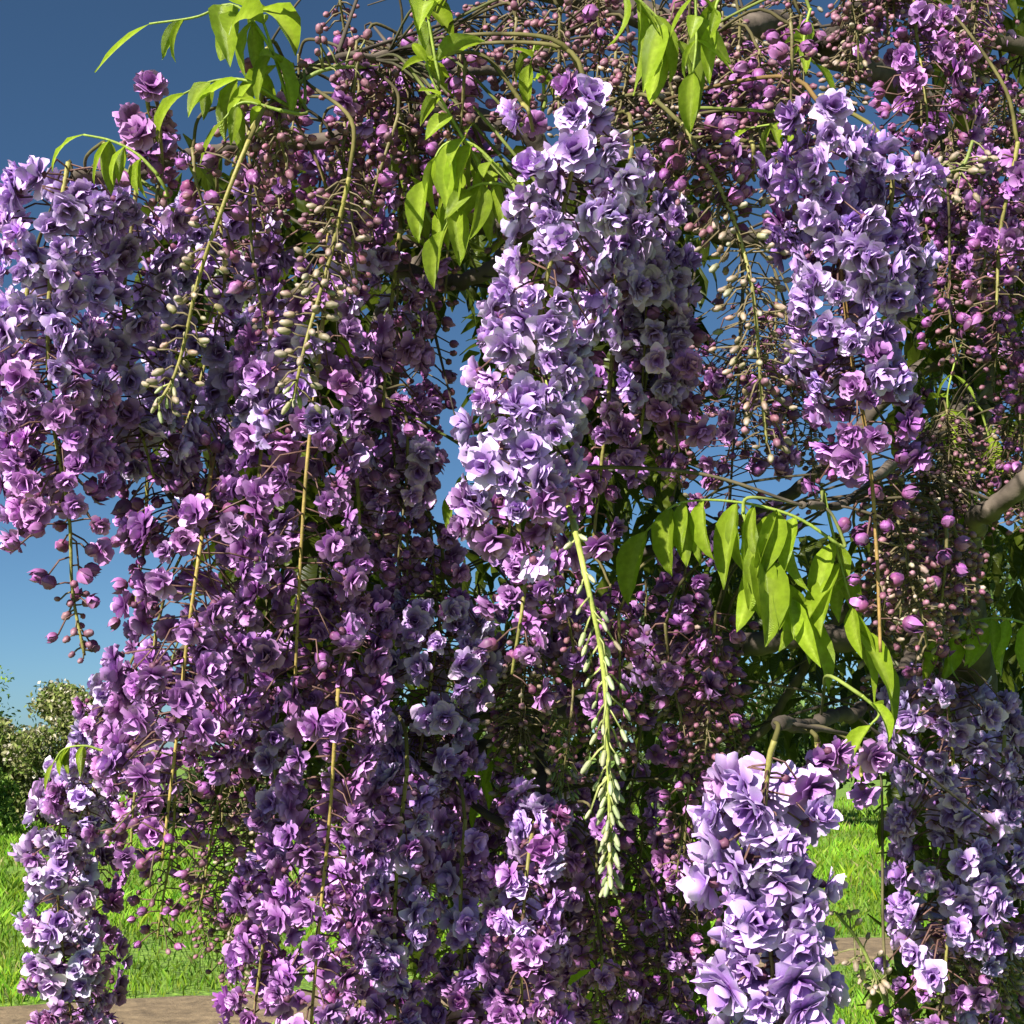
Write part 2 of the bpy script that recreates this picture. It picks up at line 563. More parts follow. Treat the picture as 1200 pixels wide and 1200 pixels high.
def far_plant(name, label, cat, base, h, rx, ry, pal, n, leaf, seed, trunk_h=0.0, bloom=None, group=None):
    """a bush or tree of the background: stems and a crown of separate leaves in clumps"""
    g = rng(seed)
    base = np.array([base[0], base[1], float(gz(base[0], base[1]))])
    e = link(name, None, None, base); tag(e, label, cat, group)
    wood = MB(); nb = 9
    cc, rr = [], []
    for i in range(nb * 4):
        a = g.uniform(0, 6.28); q = math.sqrt(g.random()); zz = g.uniform(.08 if not trunk_h else 0, 1)
        wdt = math.sin(math.pi * (.22 + .68 * zz)) * q
        c = np.array([rx * wdt * math.cos(a), ry * wdt * math.sin(a), trunk_h + (h - trunk_h) * zz * (1 - .12 * q)])
        cc.append(c); rr.append(g.uniform(.1, .22) * h)
        if i < nb:
            mid = c * .5 + np.array([0, 0, .05 * h]); mid[:2] *= .7
            tube(wood, spline([np.array([g.normal(0, .04), g.normal(0, .04), -.1]), np.array([c[0] * .15, c[1] * .15, trunk_h * .7 + .1 * h]), mid + [0, 0, trunk_h * .3], c], 9),
                 .022 * h, .004 * h, (.13, .10, .07), 6, .1, i)
    link("trunk" if trunk_h else "stem", wood.mesh("wood", M_BARK), e)
    cc, rr = np.array(cc), np.array(rr)
    P = clumped(g, cc, rr, n)
    P = P[P[:, 2] > .02 * h]
    tone = g.uniform(.65, 1.3, len(P))[:, None]
    pal = np.array(pal); cols = pal[g.integers(0, len(pal), len(P))] * tone
    mb = MB(); cards(mb, P, leaf * g.uniform(.6, 1.4, len(P)), cols, g)
    link("crown" if trunk_h else "foliage", mb.mesh("crown", M_FOL, smooth=False), e)
    if bloom is not None:
        Q = clumped(g, cc[cc[:, 2] > .4 * h], rr[cc[:, 2] > .4 * h] * 1.1, n // 8)
        mb = MB(); cards(mb, Q, leaf * .7, np.tile(bloom, (len(Q), 1)) * g.uniform(.6, 1.2, len(Q))[:, None], g, .8, 0)
        tag(link("blossom", mb.mesh("blossom", M_FOL, smooth=False), e), kind='stuff')
    return e


GR = [(.12, .22, .03), (.17, .28, .04), (.22, .32, .05), (.08, .15, .025)]
YG = [(.15, .20, .04), (.22, .25, .07), (.11, .16, .03), (.28, .27, .13)]
DK = [(.03, .05, .014), (.04, .065, .018), (.055, .08, .02)]
far_plant("flowering_shrub", "olive green shrub dotted with pale blossom beyond the lawn", "shrub", (-9.3, 29), 2.75, 2.1, 1.6, YG, 17000, .13, 31, bloom=(.5, .45, .36))
far_plant("shrub", "low bright green shrub in front of the blossoming one", "shrub", (-9.8, 25.5), 1.5, 1.1, 1.0, GR, 8000, .11, 32)
far_plant("conifer_shrub", "tall narrow green shrub rising behind the blossoming shrub", "shrub", (-14.6, 38), 4.2, 1.4, 1.4, GR, 9000, .14, 33)
far_plant("shrub", "dark green bush beyond the lawn behind the purple hanging flowers", "shrub", (-5.9, 30), 1.7, 1.8, 1.2, DK, 9000, .12, 34)
for i, (x, y, h, r, lab) in enumerate([(-1.0, 33, 3.6, 2.4, "low dark rounded tree beyond the lawn, smallest of its row"), (4.4, 29, 5.2, 2.8, "dark broadleaf tree beyond the lawn between a low rounded tree and a taller one"),
                                       (10.4, 31, 6.2, 3.4, "tallest and widest dark broadleaf tree of the row beyond the lawn")]):
    far_plant("broadleaf_tree", lab, "tree", (x, y), h, r, r * .8, DK + GR[3:], 16000, .17, 50 + i, trunk_h=.5, group="row of trees beyond the lawn")


# ------------------------------------------------------------------ the wisteria
BASE = np.array([0.50, 1.46, 0.0])
vine = link("wisteria_vine", None, None, BASE)
tag(vine, "flowering wisteria with long hanging clusters of lilac and purple double blossom", "wisteria")

BRK = (0.085, 0.068, 0.055)
SKEL = []           # sampled points of the woody frame, to hang things on
BR = {
    'a': ([at(1150, 850, 1.3), at(1128, 700, 1.2), at(1125, 600, 1.2), at(1160, 450, 1.3), at(1150, 280, 1.3), at(1080, 130, 1.2),
           at(960, 60, 1.05), at(830, 50, .9), at(700, 12, .88), at(560, -20, .85), at(400, -30, .82)], .021, .006),
    'b': ([at(1128, 700, 1.2), at(1080, 745, 1.12), at(900, 765, 1.12), at(800, 787, 1.1), at(720, 815, 1.1), at(640, 848, 1.1), at(550, 885, 1.1)], .012, .007),
    'c': ([at(1126, 660, 1.2), at(1140, 625, .98), at(1180, 578, .92), at(1230, 548, .92), at(1300, 500, .95)], .009, .006),
    'd': ([at(830, 50, .9), at(740, 130, .84), at(645, 222, .78), at(600, 198, .78), at(520, 175, .78), at(420, 190, .76), at(320, 185, .74), at(240, 190, .72), at(150, 215, .70), at(85, 205, .68)], .009, .003),
    'e': ([at(645, 222, .78), at(600, 300, .8), at(545, 345, .8), at(450, 352, .86), at(380, 360, .9), at(300, 385, .92)], .0055, .003),
    'f': ([at(960, 60, 1.05), at(1000, 20, .98), at(1060, -15, .9), at(1140, 15, .95), at(1250, 70, 1)], .010, .006),
    'g': ([at(1150, 280, 1.3), at(1000, 240, 1.15), at(860, 270, 1.1), at(760, 215, 1.1), at(640, 235, 1.1), at(500, 260, 1.12), at(350, 300, 1.1), at(220, 350, 1.0)], .010, .004),
    'h': ([at(500, 260, 1.12), at(440, 480, 1.15), at(330, 620, 1.1), at(240, 690, 1.02), at(160, 790, 1.1), at(100, 880, 1.18)], .006, .0025),
    'i': ([at(640, 848, 1.1), at(560, 720, 1.0), at(520, 660, .95), at(450, 560, .95)], .005, .003),
    'k': ([at(640, 848, 1.1), at(560, 830, .95), at(480, 840, .84), at(400, 795, .80), at(320, 800, .82)], .005, .002),
    'y': ([at(300, 385, .92), at(290, 500, .9), at(262, 600, .85), at(232, 642, .77), at(185, 560, .80)], .003, .0015),
    'z': ([at(450, 352, .86), at(420, 430, .86), at(415, 480, .82), at(330, 350, .80)], .003, .0015),
    'q': ([at(1080, 745, 1.12), at(1040, 800, .9), at(960, 845, .7), at(912, 848, .57)], .006, .003),
    'r': ([at(1128, 700, 1.2), at(1120, 750, .95), at(1100, 775, .82)], .006, .003),
    's': ([at(1160, 450, 1.3), at(1080, 430, 1.3), at(960, 560, 1.3), at(840, 620, 1.3), at(720, 640, 1.3), at(600, 620, 1.3)], .008, .003),
    't': ([at(700, 12, .88), at(620, 60, .8), at(520, 90, .76), at(440, 78, .7), at(380, 80, .68), at(330, 112, .68)], .004, .002),
    'w': ([at(640, 848, 1.1), at(650, 910, .95), at(615, 975, .84), at(550, 935, .84), at(480, 885, .82)], .005, .002),
    'x': ([at(740, 900, 1.45), at(700, 980, 1.25), at(620, 1000, 1.2), at(520, 1030, 1.15)], .005, .003),
    'v': ([at(1160, 450, 1.3), at(1080, 520, 1.0), at(1000, 585, .72), at(940, 592, .64)], .006, .002),
    'u': ([at(1125, 600, 1.2), at(1010, 690, 1.3), at(860, 880, 1.4), at(740, 900, 1.45)], .006, .003),
}
trunk = MB()
tube(trunk, spline([BASE + [0, 0, -.05], BASE + [.02, -.03, .35], BASE + [-.05, -.05, .8], at(1168, 960, 1.36), at(1150, 850, 1.3)], 40), .07, .026, BRK, 12, .10, 3)
tube(trunk, spline([BASE + [.05, .03, -.05], BASE + [.09, -.06, .4], BASE + [-.02, -.09, .8], at(1190, 930, 1.33), at(1160, 860, 1.3)], 40), .035, .015, BRK, 9, .12, 4)
link("trunk", trunk.mesh("trunk", M_BARK, BASE), vine)
for nm, (P, r0, r1) in BR.items():
    C = spline(P, 14 * len(P))
    gg = rng(ord(nm))
    C = C + np.cumsum(gg.normal(0, .0012, C.shape), 0) * np.sin(np.linspace(0, math.pi, len(C)))[:, None]
    mb = MB(); tube(mb, C, r0, r1, np.array(BRK) * (1.5 if nm == 'c' else gg.uniform(.8, 1.25)), 8, .09, ord(nm))
    link("branch", mb.mesh("branch", M_BARK, P[0]), vine, P[0] - BASE)
    SKEL.append(C)
SKEL = np.vstack(SKEL)

TWIG = MB()


def hang(T, seed, col=(0.15, 0.13, 0.06), r=.0009, tdir=(0, 0, -1)):
    """a thin twig from the woody frame, bending over into T, where the stalk goes on along tdir"""
    dd = np.linalg.norm(SKEL - T, axis=1) + np.where(SKEL[:, 2] < T[2] - .01, .07, 0)
    B = SKEL[np.argmin(dd)]
    g = rng(seed)
    L = np.linalg.norm(B - T); up = -unit(np.asarray(tdir, float))
    a = B + (T - B) * .35 + np.array([g.normal(0, .05) * L, g.normal(0, .05) * L, .12 * L])
    b = T + up * min(.02, .2 * L) + (B - T) * .15
    tube(TWIG, spline([B, a, b, T - up * .001], 22), .0007, r * 1.0, np.array(BRK) * .7, 6, .05, seed, col)


ALLF = []           # every floret: (apparent size, raceme index, template key, variant, R, pos, size, tint)
RACS = []
ALLB = []           # every bud, likewise


def raceme(pts, depth, segs, seed, stem=(0.23, 0.21, 0.06), r0=.0013, r1=.0008, ped=None, tint=(1, 1, 1), hangit=True, lab=None, big=1.0):
    """pts: the line of its stalk; segs: (t0, t1, kind, radius in px, cover[, kind2 share])"""
    g = rng(seed)
    pts = [p if len(p) == 3 else (p[0], p[1], depth) for p in pts]
    C = spline([at(*p) for p in pts], 60)
    C[:, 1] += .004 * np.sin(np.linspace(0, 6, 60) + g.uniform(0, 6))
    L = np.linalg.norm(np.diff(C, axis=0), axis=1).sum()
    st = MB()
    tube(st, C, r0, r1, np.array(stem) * g.uniform(.85, 1.15), 6, .05, seed, np.array(stem) * .9)
    fl, bd = MB(), MB()
    idx = len(RACS)
    cnt = 0
    ang = g.uniform(0, 6.28)
    Rid = np.array(tint) * g.uniform(.92, 1.14)
    for (t0, t1, kind, rpx, cover) in segs:
        ks = kind
        d = np.mean([p[2] for p in pts])
        R = rpx * d / F
        sz = SIZE[ks[0]] * big
        n = max(2, int((1.25 if ks[0] == 'O' else 1.1 if ks[0] == 'G' else .64) * cover * 2 * math.pi * R * L * (t1 - t0) / (sz * sz * .9)))
        for i in range(n):
            t = t0 + (t1 - t0) * (i + g.random()) / n
            k = ks[g.integers(0, len(ks))]
            s = SIZE[k] * g.uniform(.72, 1.22) * big
            f = t * 59; j = min(58, int(f)); p = C[j] + (C[j + 1] - C[j]) * (f - j)
            ax = unit(C[min(59, j + 2)] - C[max(0, j - 2)])
            ang += 2.39996 + g.normal(0, .35)
            X = frame(ax)
            out = X[:, 0] * math.cos(ang) + X[:, 1] * math.sin(ang)
            low = np.array([0, 0, -1.0])
            dirn = unit(out + ax * g.normal(.15 if k in 'OG' else .25, .22) + (ax * .9 if k == 'K' else 0))
            reach = max(.003, R * g.uniform(.72, 1.08) - s * (.45 if k in 'OG' else .8))
            if k == 'O':
                reach = max(.004, R * (1 - .5 * g.random() ** 2) - s * .45)
            q = p + dirn * reach + low * (reach * g.uniform(-.05, .45)) + g.normal(0, .12, 3) * reach * (0 if k in 'OG' else 1)
            # stalklet
            pc = (0.13, 0.07, 0.06) if k in 'OGS' else ((0.14, 0.11, 0.06) if k != 'K' else (0.32, 0.34, 0.12))
            tube(st, np.stack([p, p + dirn * reach * .55 + np.array([0, 0, reach * .06]), q]), .0006, .0005, pc, 3)
            if k in 'OG':
                z = unit(dirn + g.normal(0, .38, 3) + low * .15)
            elif k == 'K':
                z = unit(dirn + low * .3)
            else:
                z = unit(dirn + g.normal(0, .3, 3))
            Rm = frame(z, g.uniform(0, 6.28)) * s
            b = g.uniform(.82, 1.14)
            tn = Rid * b * np.array([1 + g.normal(0, .05), 1 + g.normal(0, .07), 1 + g.normal(0, .03)])
            key = k
            if k in 'OG' and d > .95:
                key = k.lower()
            v = g.integers(0, len(TPL[key]))
            if True:
                facing = np.dot(dirn, unit(CAM - q))
                px = s * F / np.dot(q - CAM, FWD)
                e = q - CAM; sx = 600 + F * e[0] / np.dot(e, FWD); sy = 600 - F * np.dot(e, UP) / np.dot(e, FWD)
                inside = -20 < sx < 1220 and -20 < sy < 1220
                (ALLF if k in 'OG' else ALLB).append((px * (1 if inside else 0) * (.25 + max(0, facing)), idx, key, v, Rm, q, s, tn))
            cnt += 1
    RACS.append(dict(C=C, stem=st, fl=fl, bd=bd, lab=lab))
    if hangit:
        hang(C[0], seed, np.array(stem) * .55, r0 * .9, C[3] - C[0])
    return idx


# --- the racemes seen in the photograph ------------------------------------------------
BLU = (1.0, 1.0, 1.0)
# left-hand group
raceme([(80, 190), (62, 330), (60, 470), (78, 600), (82, 690), (98, 768)], .68,
       [(0, .45, 'O', 76, 1.0), (.4, .64, 'G', 74, 1.0), (.6, .76, 'GS', 70, .5), (.74, .96, 'S', 42, .16), (.85, 1, 'B', 22, .25)], 1)
raceme([(30, 330), (18, 430), (28, 560), (32, 620)], .72, [(0, .5, 'O', 34, .6), (.45, 1, 'G', 30, .8)], 2)
raceme([(160, 205), (145, 330), (155, 450), (180, 560)], .73, [(0, .9, 'O', 74, .9), (.8, 1, 'GS', 60, .4)], 3)
raceme([(255, 225), (262, 330), (235, 440), (205, 560), (215, 640)], .80, [(0, .8, 'O', 82, .7), (.75, 1, 'SG', 70, .4)], 4, tint=BLU)
raceme([(175, 560), (170, 620), (160, 690), (165, 740)], .8, [(0, .5, 'S', 55, .22), (.5, 1, 'S', 34, .25)], 5)
raceme([(292, 165), (262, 250), (230, 335), (205, 430), (182, 478)], .62, [(.02, .45, 'SB', 50, .10), (.35, .97, 'N', 34, .17), (.85, 1, 'K', 18, .3)], 6, stem=(.24, .21, .06), r0=.0012)
raceme([(175, 115), (178, 165)], .66, [(0, 1, 'G', 28, .7)], 7)
raceme([(120, 165), (128, 200)], .66, [(0, 1, 'SB', 14, .5)], 8)
raceme([(315, 60), (300, 130), (275, 200)], .66, [(0, .5, 'GS', 34, .3), (.4, 1, 'SB', 50, .3)], 9)
# centre-left curtain
raceme([(410, 210), (385, 300), (365, 380), (345, 470)], .62, [(.0, .5, 'BN', 46, .22), (.4, .95, 'N', 34, .22), (.9, 1, 'K', 16, .4)], 10, stem=(.24, .21, .06), r0=.0012)
raceme([(385, 260), (375, 400), (362, 530), (352, 680), (345, 800)], .70,
       [(0, .45, 'GGO', 78, .33), (.4, .8, 'G', 82, .26), (.8, 1, 'GS', 72, .30)], 11, stem=(.30, .22, .07))
raceme([(318, 350), (310, 480), (300, 620), (290, 760), (280, 880)], .74, [(0, .3, 'GO', 40, .6), (.25, .8, 'G', 48, .38), (.75, 1, 'GS', 50, .4)], 12)
raceme([(410, 480), (420, 600), (410, 720), (400, 860)], .78, [(0, .6, 'GS', 55, .34), (.5, 1, 'G', 55, .36)], 13)
raceme([(470, 270), (455, 380), (450, 480)], .74, [(0, 1, 'GS', 60, .4)], 14)
raceme([(252, 530, .76), (244, 590, .71), (232, 655), (216, 760), (206, 860), (192, 1005)], .68, [(0, .3, 'GS', 45, .35), (.3, .78, 'G', 82, .62), (.7, 1, 'SB', 60, .18)], 15, stem=(.32, .24, .07))
raceme([(185, 735), (172, 820), (160, 920), (155, 1000)], .84, [(0, .65, 'G', 50, .7), (.6, 1, 'GS', 45, .45)], 51)
raceme([(262, 700), (255, 800), (240, 900)], .82, [(0, .8, 'G', 46, .6), (.7, 1, 'S', 45, .3)], 52)
raceme([(205, 900), (200, 1000), (185, 1100)], 1.0, [(0, .5, 'GS', 40, .35), (.4, 1, 'SB', 40, .25)], 53)
raceme([(290, 720), (280, 840), (250, 960), (235, 1060)], .9, [(0, .5, 'G', 62, .5), (.45, 1, 'SB', 50, .25)], 16)
raceme([(145, 800), (125, 880), (95, 960)], .95, [(0, 1, 'OOG', 54, .9)], 17, tint=(1.1, 1.12, 1.05))
raceme([(92, 890), (70, 980), (72, 1090), (85, 1230)], .98, [(0, .7, 'O', 50, 1.0), (.65, 1, 'GO', 48, .85)], 18, tint=(1.15, 1.2, 1.05))
raceme([(118, 930), (112, 1050), (110, 1230)], 1.05, [(0, 1, 'G', 36, .6)], 19)
raceme([(318, 850), (325, 980), (310, 1100), (290, 1230)], .74, [(0, .4, 'OG', 34, .7), (.35, 1, 'G', 46, .75)], 20)
raceme([(405, 740, .78), (395, 820), (385, 960), (376, 1060), (364, 1220)], .70, [(0, .4, 'GS', 62, .42), (.35, 1, 'G', 60, .45)], 21, stem=(.32, .24, .07))
raceme([(520, 690), (505, 800), (490, 900), (475, 1000)], .82, [(0, .6, 'O', 78, .95), (.5, 1, 'G', 64, .85)], 22, tint=BLU)
raceme([(478, 900), (465, 1020), (462, 1120), (470, 1240)], .74, [(0, 1, 'GO', 48, .75)], 23)
raceme([(545, 960), (540, 1060), (545, 1230)], .77, [(0, .5, 'OG', 36, .7), (.5, 1, 'G', 50, .7)], 24)
raceme([(632, 940, .82), (620, 1000), (612, 1100), (612, 1230)], .76, [(0, .6, 'OG', 44, .7), (.5, 1, 'G', 50, .7)], 25)
raceme([(425, 890), (430, 1010), (420, 1130), (425, 1230)], .86, [(0, 1, 'G', 50, .6)], 26)
# hero in the centre
raceme([(690, 120), (664, 230), (640, 330), (622, 430), (606, 540), (596, 625)], .62,
       [(0, .2, 'O', 52, .8), (.15, .55, 'O', 90, .85), (.5, .88, 'O', 84, .95), (.85, 1, 'GO', 68, .85)], 27, tint=(1.1, 1.12, 1.06), lab="large pale lilac cluster in full bloom with its shaded side turned to the dark gap")
raceme([(740, 175), (730, 260), (718, 350)], .67, [(0, 1, 'O', 46, .7)], 28, tint=BLU)
raceme([(605, 600), (615, 680), (600, 790)], .70, [(0, .4, 'G', 52, .4), (.3, 1, 'GS', 55, .3)], 29)
raceme([(612, 115), (625, 150)], .64, [(0, 1, 'OG', 26, .7)], 30)
raceme([(685, 92), (690, 110)], .64, [(0, 1, 'G', 22, .8)], 31)
raceme([(640, 430, .70), (662, 570, .645), (682, 660, .585), (706, 780), (713, 900), (716, 1034)], .58,
       [(.35, .58, 'K', 18, .10), (.58, .85, 'K', 36, .15), (.83, 1.0, 'K', 17, .75)], 32, stem=(.34, .38, .09), r0=.0017, r1=.0009, lab="unopened cluster of pale green buds on a thick yellow-green stalk")
raceme([(650, 830), (656, 880), (660, 920)], .9, [(0, 1, 'K', 26, .3)], 33, stem=(.3, .34, .1))
raceme([(768, 225), (764, 340), (755, 460), (745, 560)], .72, [(0, .75, 'O', 58, .75), (.7, 1, 'GS', 45, .5)], 34, tint=BLU)
raceme([(720, 400), (705, 540), (695, 640)], .72, [(0, 1, 'GS', 42, .5)], 35)
# right-hand group
raceme([(800, 140), (848, 225), (878, 330), (890, 440), (900, 520)], .66, [(0, .3, 'BS', 52, .22), (.25, .8, 'N', 46, .22), (.75, 1, 'BN', 40, .2)], 36, stem=(.30, .28, .1))
raceme([(965, 130), (960, 220), (985, 320), (1000, 420), (1020, 520), (1028, 640), (1030, 765)], .66,
       [(0, .28, 'O', 56, 1.0), (.18, .5, 'O', 82, 1.0), (.45, .64, 'G', 70, .6), (.6, .76, 'S', 62, .16), (.74, .95, 'SB', 46, .14)], 37, stem=(.32, .2, .07), tint=(.93, .84, .98), lab="purple cluster whose stalk runs on bare into sparse round buds")
raceme([(1045, 165), (1042, 260), (1040, 360)], .69, [(0, 1, 'O', 60, 1.0)], 38, tint=(.93, .84, .98))
raceme([(880, 165), (885, 210)], .68, [(0, 1, 'OG', 28, .7)], 39)
raceme([(930, 200), (935, 300)], .74, [(0, 1, 'SG', 26, .5)], 40)
raceme([(1070, -40), (1078, 60), (1085, 150)], .86, [(0, 1, 'GS', 66, .5)], 41)
raceme([(1190, 170), (1175, 270), (1165, 360)], .78, [(0, .7, 'G', 42, .5), (.6, 1, 'SB', 50, .3)], 42)
raceme([(870, 330), (865, 450), (855, 590)], 1.0, [(0, .4, 'SB', 60, .2), (.3, 1, 'SG', 72, .22)], 43, stem=(.1, .08, .05))
raceme([(960, 868), (960, 900)], .60, [(0, 1, 'G', 24, .6)], 44)
raceme([(1010, 880), (1012, 915)], .64, [(0, 1, 'G', 30, .8)], 45)
raceme([(906, 868), (900, 895), (896, 970), (902, 1080), (908, 1250)], .55, [(.02, .12, 'OG', 62, .8), (.08, 1, 'O', 92, 1.2), (.1, 1, 'O', 60, .5)], 46, big=1.2, tint=(1.06, 1.06, 1.03), lab="brightest pale lilac cluster in full bloom hanging in the sun")
raceme([(1100, 775), (1115, 880), (1122, 990), (1112, 1100), (1100, 1240)], .80, [(0, .7, 'O', 84, .85), (.6, 1, 'OGS', 70, .5)], 47, tint=BLU, lab="lilac cluster hanging wholly in shade")
raceme([(1180, 850), (1170, 960), (1165, 1120), (1160, 1230)], .9, [(0, .5, 'O', 50, .7), (.5, 1, 'GS', 60, .4)], 48, tint=BLU)


# --- the many lesser racemes further in ------------------------------------------------
def scatter(n, box, dr, kinds, seed, ln=(90, 220), rad=(26, 52), cover=(.2, .4), stem=(.2, .17, .07)):
    g = rng(seed)
    for i in range(n):
        x = g.uniform(box[0], box[2]); y = g.uniform(box[1], box[3]); d = g.uniform(*dr); l = g.uniform(*ln); b = g.normal(0, .12) * l
        k = kinds[g.integers(0, len(kinds))]
        r = g.uniform(*rad)
        raceme([(x, y), (x + b * .4, y + l * .5), (x + b, y + l)], d, [(0, .65, k, r, g.uniform(*cover)), (.6, 1, 'B' if k[0] == 'S' else 'BN' if k[0] in 'BN' else 'SB', r * .6, .22)], seed * 100 + i, np.array(stem) * .8, .0010, .0006)


scatter(26, (280, 50, 560, 230), (.66, .85), ['SB', 'S', 'SB', 'B', 'SG'], 201, (80, 170), (26, 46))
scatter(9, (390, -20, 620, 110), (.70, .85), ['B', 'BN', 'SB'], 202, (60, 120), (24, 36))
scatter(14, (600, -40, 880, 80), (.75, .95), ['B', 'BN', 'N'], 203, (80, 150), (24, 42))
scatter(11, (760, 50, 900, 150), (.72, .85), ['B', 'BS', 'N'], 204, (70, 130), (28, 44), (.3, .45))
scatter(8, (880, -30, 1010, 110), (.85, 1.05), ['B', 'BN', 'SB'], 205, (90, 150), (26, 42))
scatter(8, (1000, -60, 1210, 30), (.85, 1.0), ['S', 'SG', 'B'], 219, (90, 150), (30, 46))
scatter(7, (1030, 60, 1200, 180), (.95, 1.15), ['S', 'SG', 'B'], 206, (80, 150), (28, 42))
scatter(8, (430, 300, 540, 600), (.78, .87), ['G', 'SG', 'SB', 'O'], 207, (120, 240), (32, 50), (.35, .6))
scatter(16, (580, 620, 850, 760), (.76, 1.0), ['SB', 'BN', 'SG', 'G', 'S'], 208, (110, 220), (30, 48))
scatter(10, (600, 820, 820, 1000), (.80, .98), ['SB', 'SG', 'G', 'S'], 209, (140, 240), (32, 50))
scatter(6, (690, 1000, 800, 1120), (.82, .98), ['SB', 'SG', 'S'], 210, (100, 200), (32, 50))
scatter(10, (1040, 380, 1200, 640), (.95, 1.2), ['BN', 'B', 'SB'], 211, (110, 220), (30, 46))
scatter(12, (1030, 560, 1130, 690), (.68, .80), ['SB', 'BN', 'B', 'S'], 212, (90, 170), (28, 44), (.3, .45))
scatter(5, (190, 880, 300, 960), (.95, 1.2), ['BN', 'N', 'SB'], 213, (150, 250), (26, 40), (.14, .22))
scatter(5, (790, 340, 960, 420), (1.0, 1.2), ['S', 'SB', 'B'], 214, (120, 200), (28, 42), (.14, .24))
scatter(5, (300, 640, 420, 900), (.95, 1.1), ['S', 'SG'], 215, (160, 260), (36, 52), (.4, .6))
scatter(4, (690, 240, 790, 400), (.70, .75), ['O', 'GS'], 216, (150, 260), (40, 55), (.5, .7))
scatter(11, (440, 880, 690, 1040), (.92, 1.2), ['G', 'G', 'O'], 217, (180, 260), (36, 54), (.5, .7))
scatter(12, (1080, 160, 1220, 420), (.9, 1.15), ['SB', 'S', 'B', 'SG'], 220, (90, 170), (28, 44), (.25, .4))
scatter(12, (560, -50, 1010, 60), (.66, .8), ['B', 'SB', 'B'], 221, (70, 140), (30, 46), (.3, .45))
scatter(8, (420, 60, 600, 200), (.66, .76), ['B', 'SB', 'S'], 222, (70, 130), (28, 42), (.3, .42))
scatter(7, (170, 130, 330, 180), (.64, .70), ['SB', 'GS', 'B'], 223, (50, 90), (24, 36), (.35, .5))
scatter(5, (1050, 1080, 1180, 1120), (.8, 1.0), ['N', 'BN'], 218, (90, 150), (28, 44), (.2, .3))

# --- hand the florets over: the 300 that show largest are objects, the rest joined per raceme
ALLF.sort(key=lambda a: -a[0])
NSINGLE = 300
FM = {}
ALLB.sort(key=lambda a: -a[0])
singles = ALLF[:NSINGLE] + ALLB[:NSINGLE]
for a in ALLB[NSINGLE:]:
    RACS[a[1]]['bd'].place(TPL[a[2]][a[3]], a[4], a[5], a[7])
for a in ALLF[NSINGLE:]:
    RACS[a[1]]['fl'].place(TPL[a[2]][a[3]], a[4], a[5], a[7])
robj = []
for i, r in enumerate(RACS):
    top = r['C'][0]
    o = link("flower_raceme", r['stem'].mesh("raceme_stem", M_STEM, top), vine, top - BASE)
    if r['lab']:
        o["label"] = r['lab']
    robj.append(o)
    if r['fl'].n:
        tag(link("flower_cluster", r['fl'].mesh("flower_cluster", M_PETAL, top), o), kind='stuff')
    if r['bd'].n:
        tag(link("bud_cluster", r['bd'].mesh("bud_cluster", M_BUD, top), o), kind='stuff')
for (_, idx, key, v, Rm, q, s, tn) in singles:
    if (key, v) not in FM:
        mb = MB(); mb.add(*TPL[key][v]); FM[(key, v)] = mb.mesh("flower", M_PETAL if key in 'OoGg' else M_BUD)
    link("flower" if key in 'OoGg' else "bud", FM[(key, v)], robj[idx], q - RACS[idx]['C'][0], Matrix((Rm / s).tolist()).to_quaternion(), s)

# --- leaves: each a stalk with paired leaflets -----------------------------------------
LM = []
for i in range(7):
    mb = MB(); mb.add(*leaflet(300 + i, 1, .29 + .04 * (i % 3), .3 + .3 * (i % 4), .45 + .2 * (i % 3)))
    LM.append(mb.mesh("leaflet", M_LEAF))


def compound_leaf(pts, depth, n, size_px, seed, down=.9, side=.7, toward=None, tail=True):
    """pts: the leaf's stalk; n pairs of leaflets; they hang by 'down'"""
    g = rng(seed)
    pts = [p if len(p) == 3 else (p[0], p[1], depth) for p in pts]
    C = spline([at(*p) for p in pts], 24)
    mb = MB(); tube(mb, C, .0009, .0005, (.22, .29, .05), 5)
    o = link("leaf", mb.mesh("leaf_stalk", M_STEM, C[0]), vine, C[0] - BASE)
    hang(C[0], seed + 5000, (.20, .25, .05), .0009, C[3] - C[0])
    ver = abs(C[-1][2] - C[0][2]) / (np.linalg.norm(C[-1] - C[0]) + 1e-9)
    if ver > .75:
        side, down = max(side, .85), down * .5

    def put(p, ydir, zref, s):
        y = unit(ydir); x = unit(np.cross(y, zref)); z = np.cross(x, y)
        R = Matrix(np.stack([x, y, z], 1).tolist())
        link("leaflet", LM[g.integers(0, len(LM))], o, p - C[0], R.to_quaternion(), s)
    for i in range(n):
        t = min(.97, max(.15, .22 + .74 * (i + .2 + g.normal(0, .22)) / n))
        f = t * 23; j = min(22, int(f)); p = C[j] + (C[j + 1] - C[j]) * (f - j); ax = unit(C[j + 1] - C[j])
        up = np.array([0, -.25, 1.0])
        sd = unit(np.cross(ax, up) + g.normal(0, .1, 3))
        for sg in (-1, 1):
            s = size_px * depth / F * g.uniform(.65, 1.2) * (1 - .25 * abs(t - .6))
            put(p, sd * sg * side + ax * .35 + np.array([0, 0, -down * g.uniform(.6, 1.3)]) + g.normal(0, .26, 3), unit(up + sd * sg * .3 + ax * .2 + g.normal(0, .3, 3)), s)
    if tail:
        put(C[-1], unit(C[-1] - C[-3]) + np.array([0, 0, -down * .6]), np.array([0, -.5, 1.0]), size_px * depth / F)


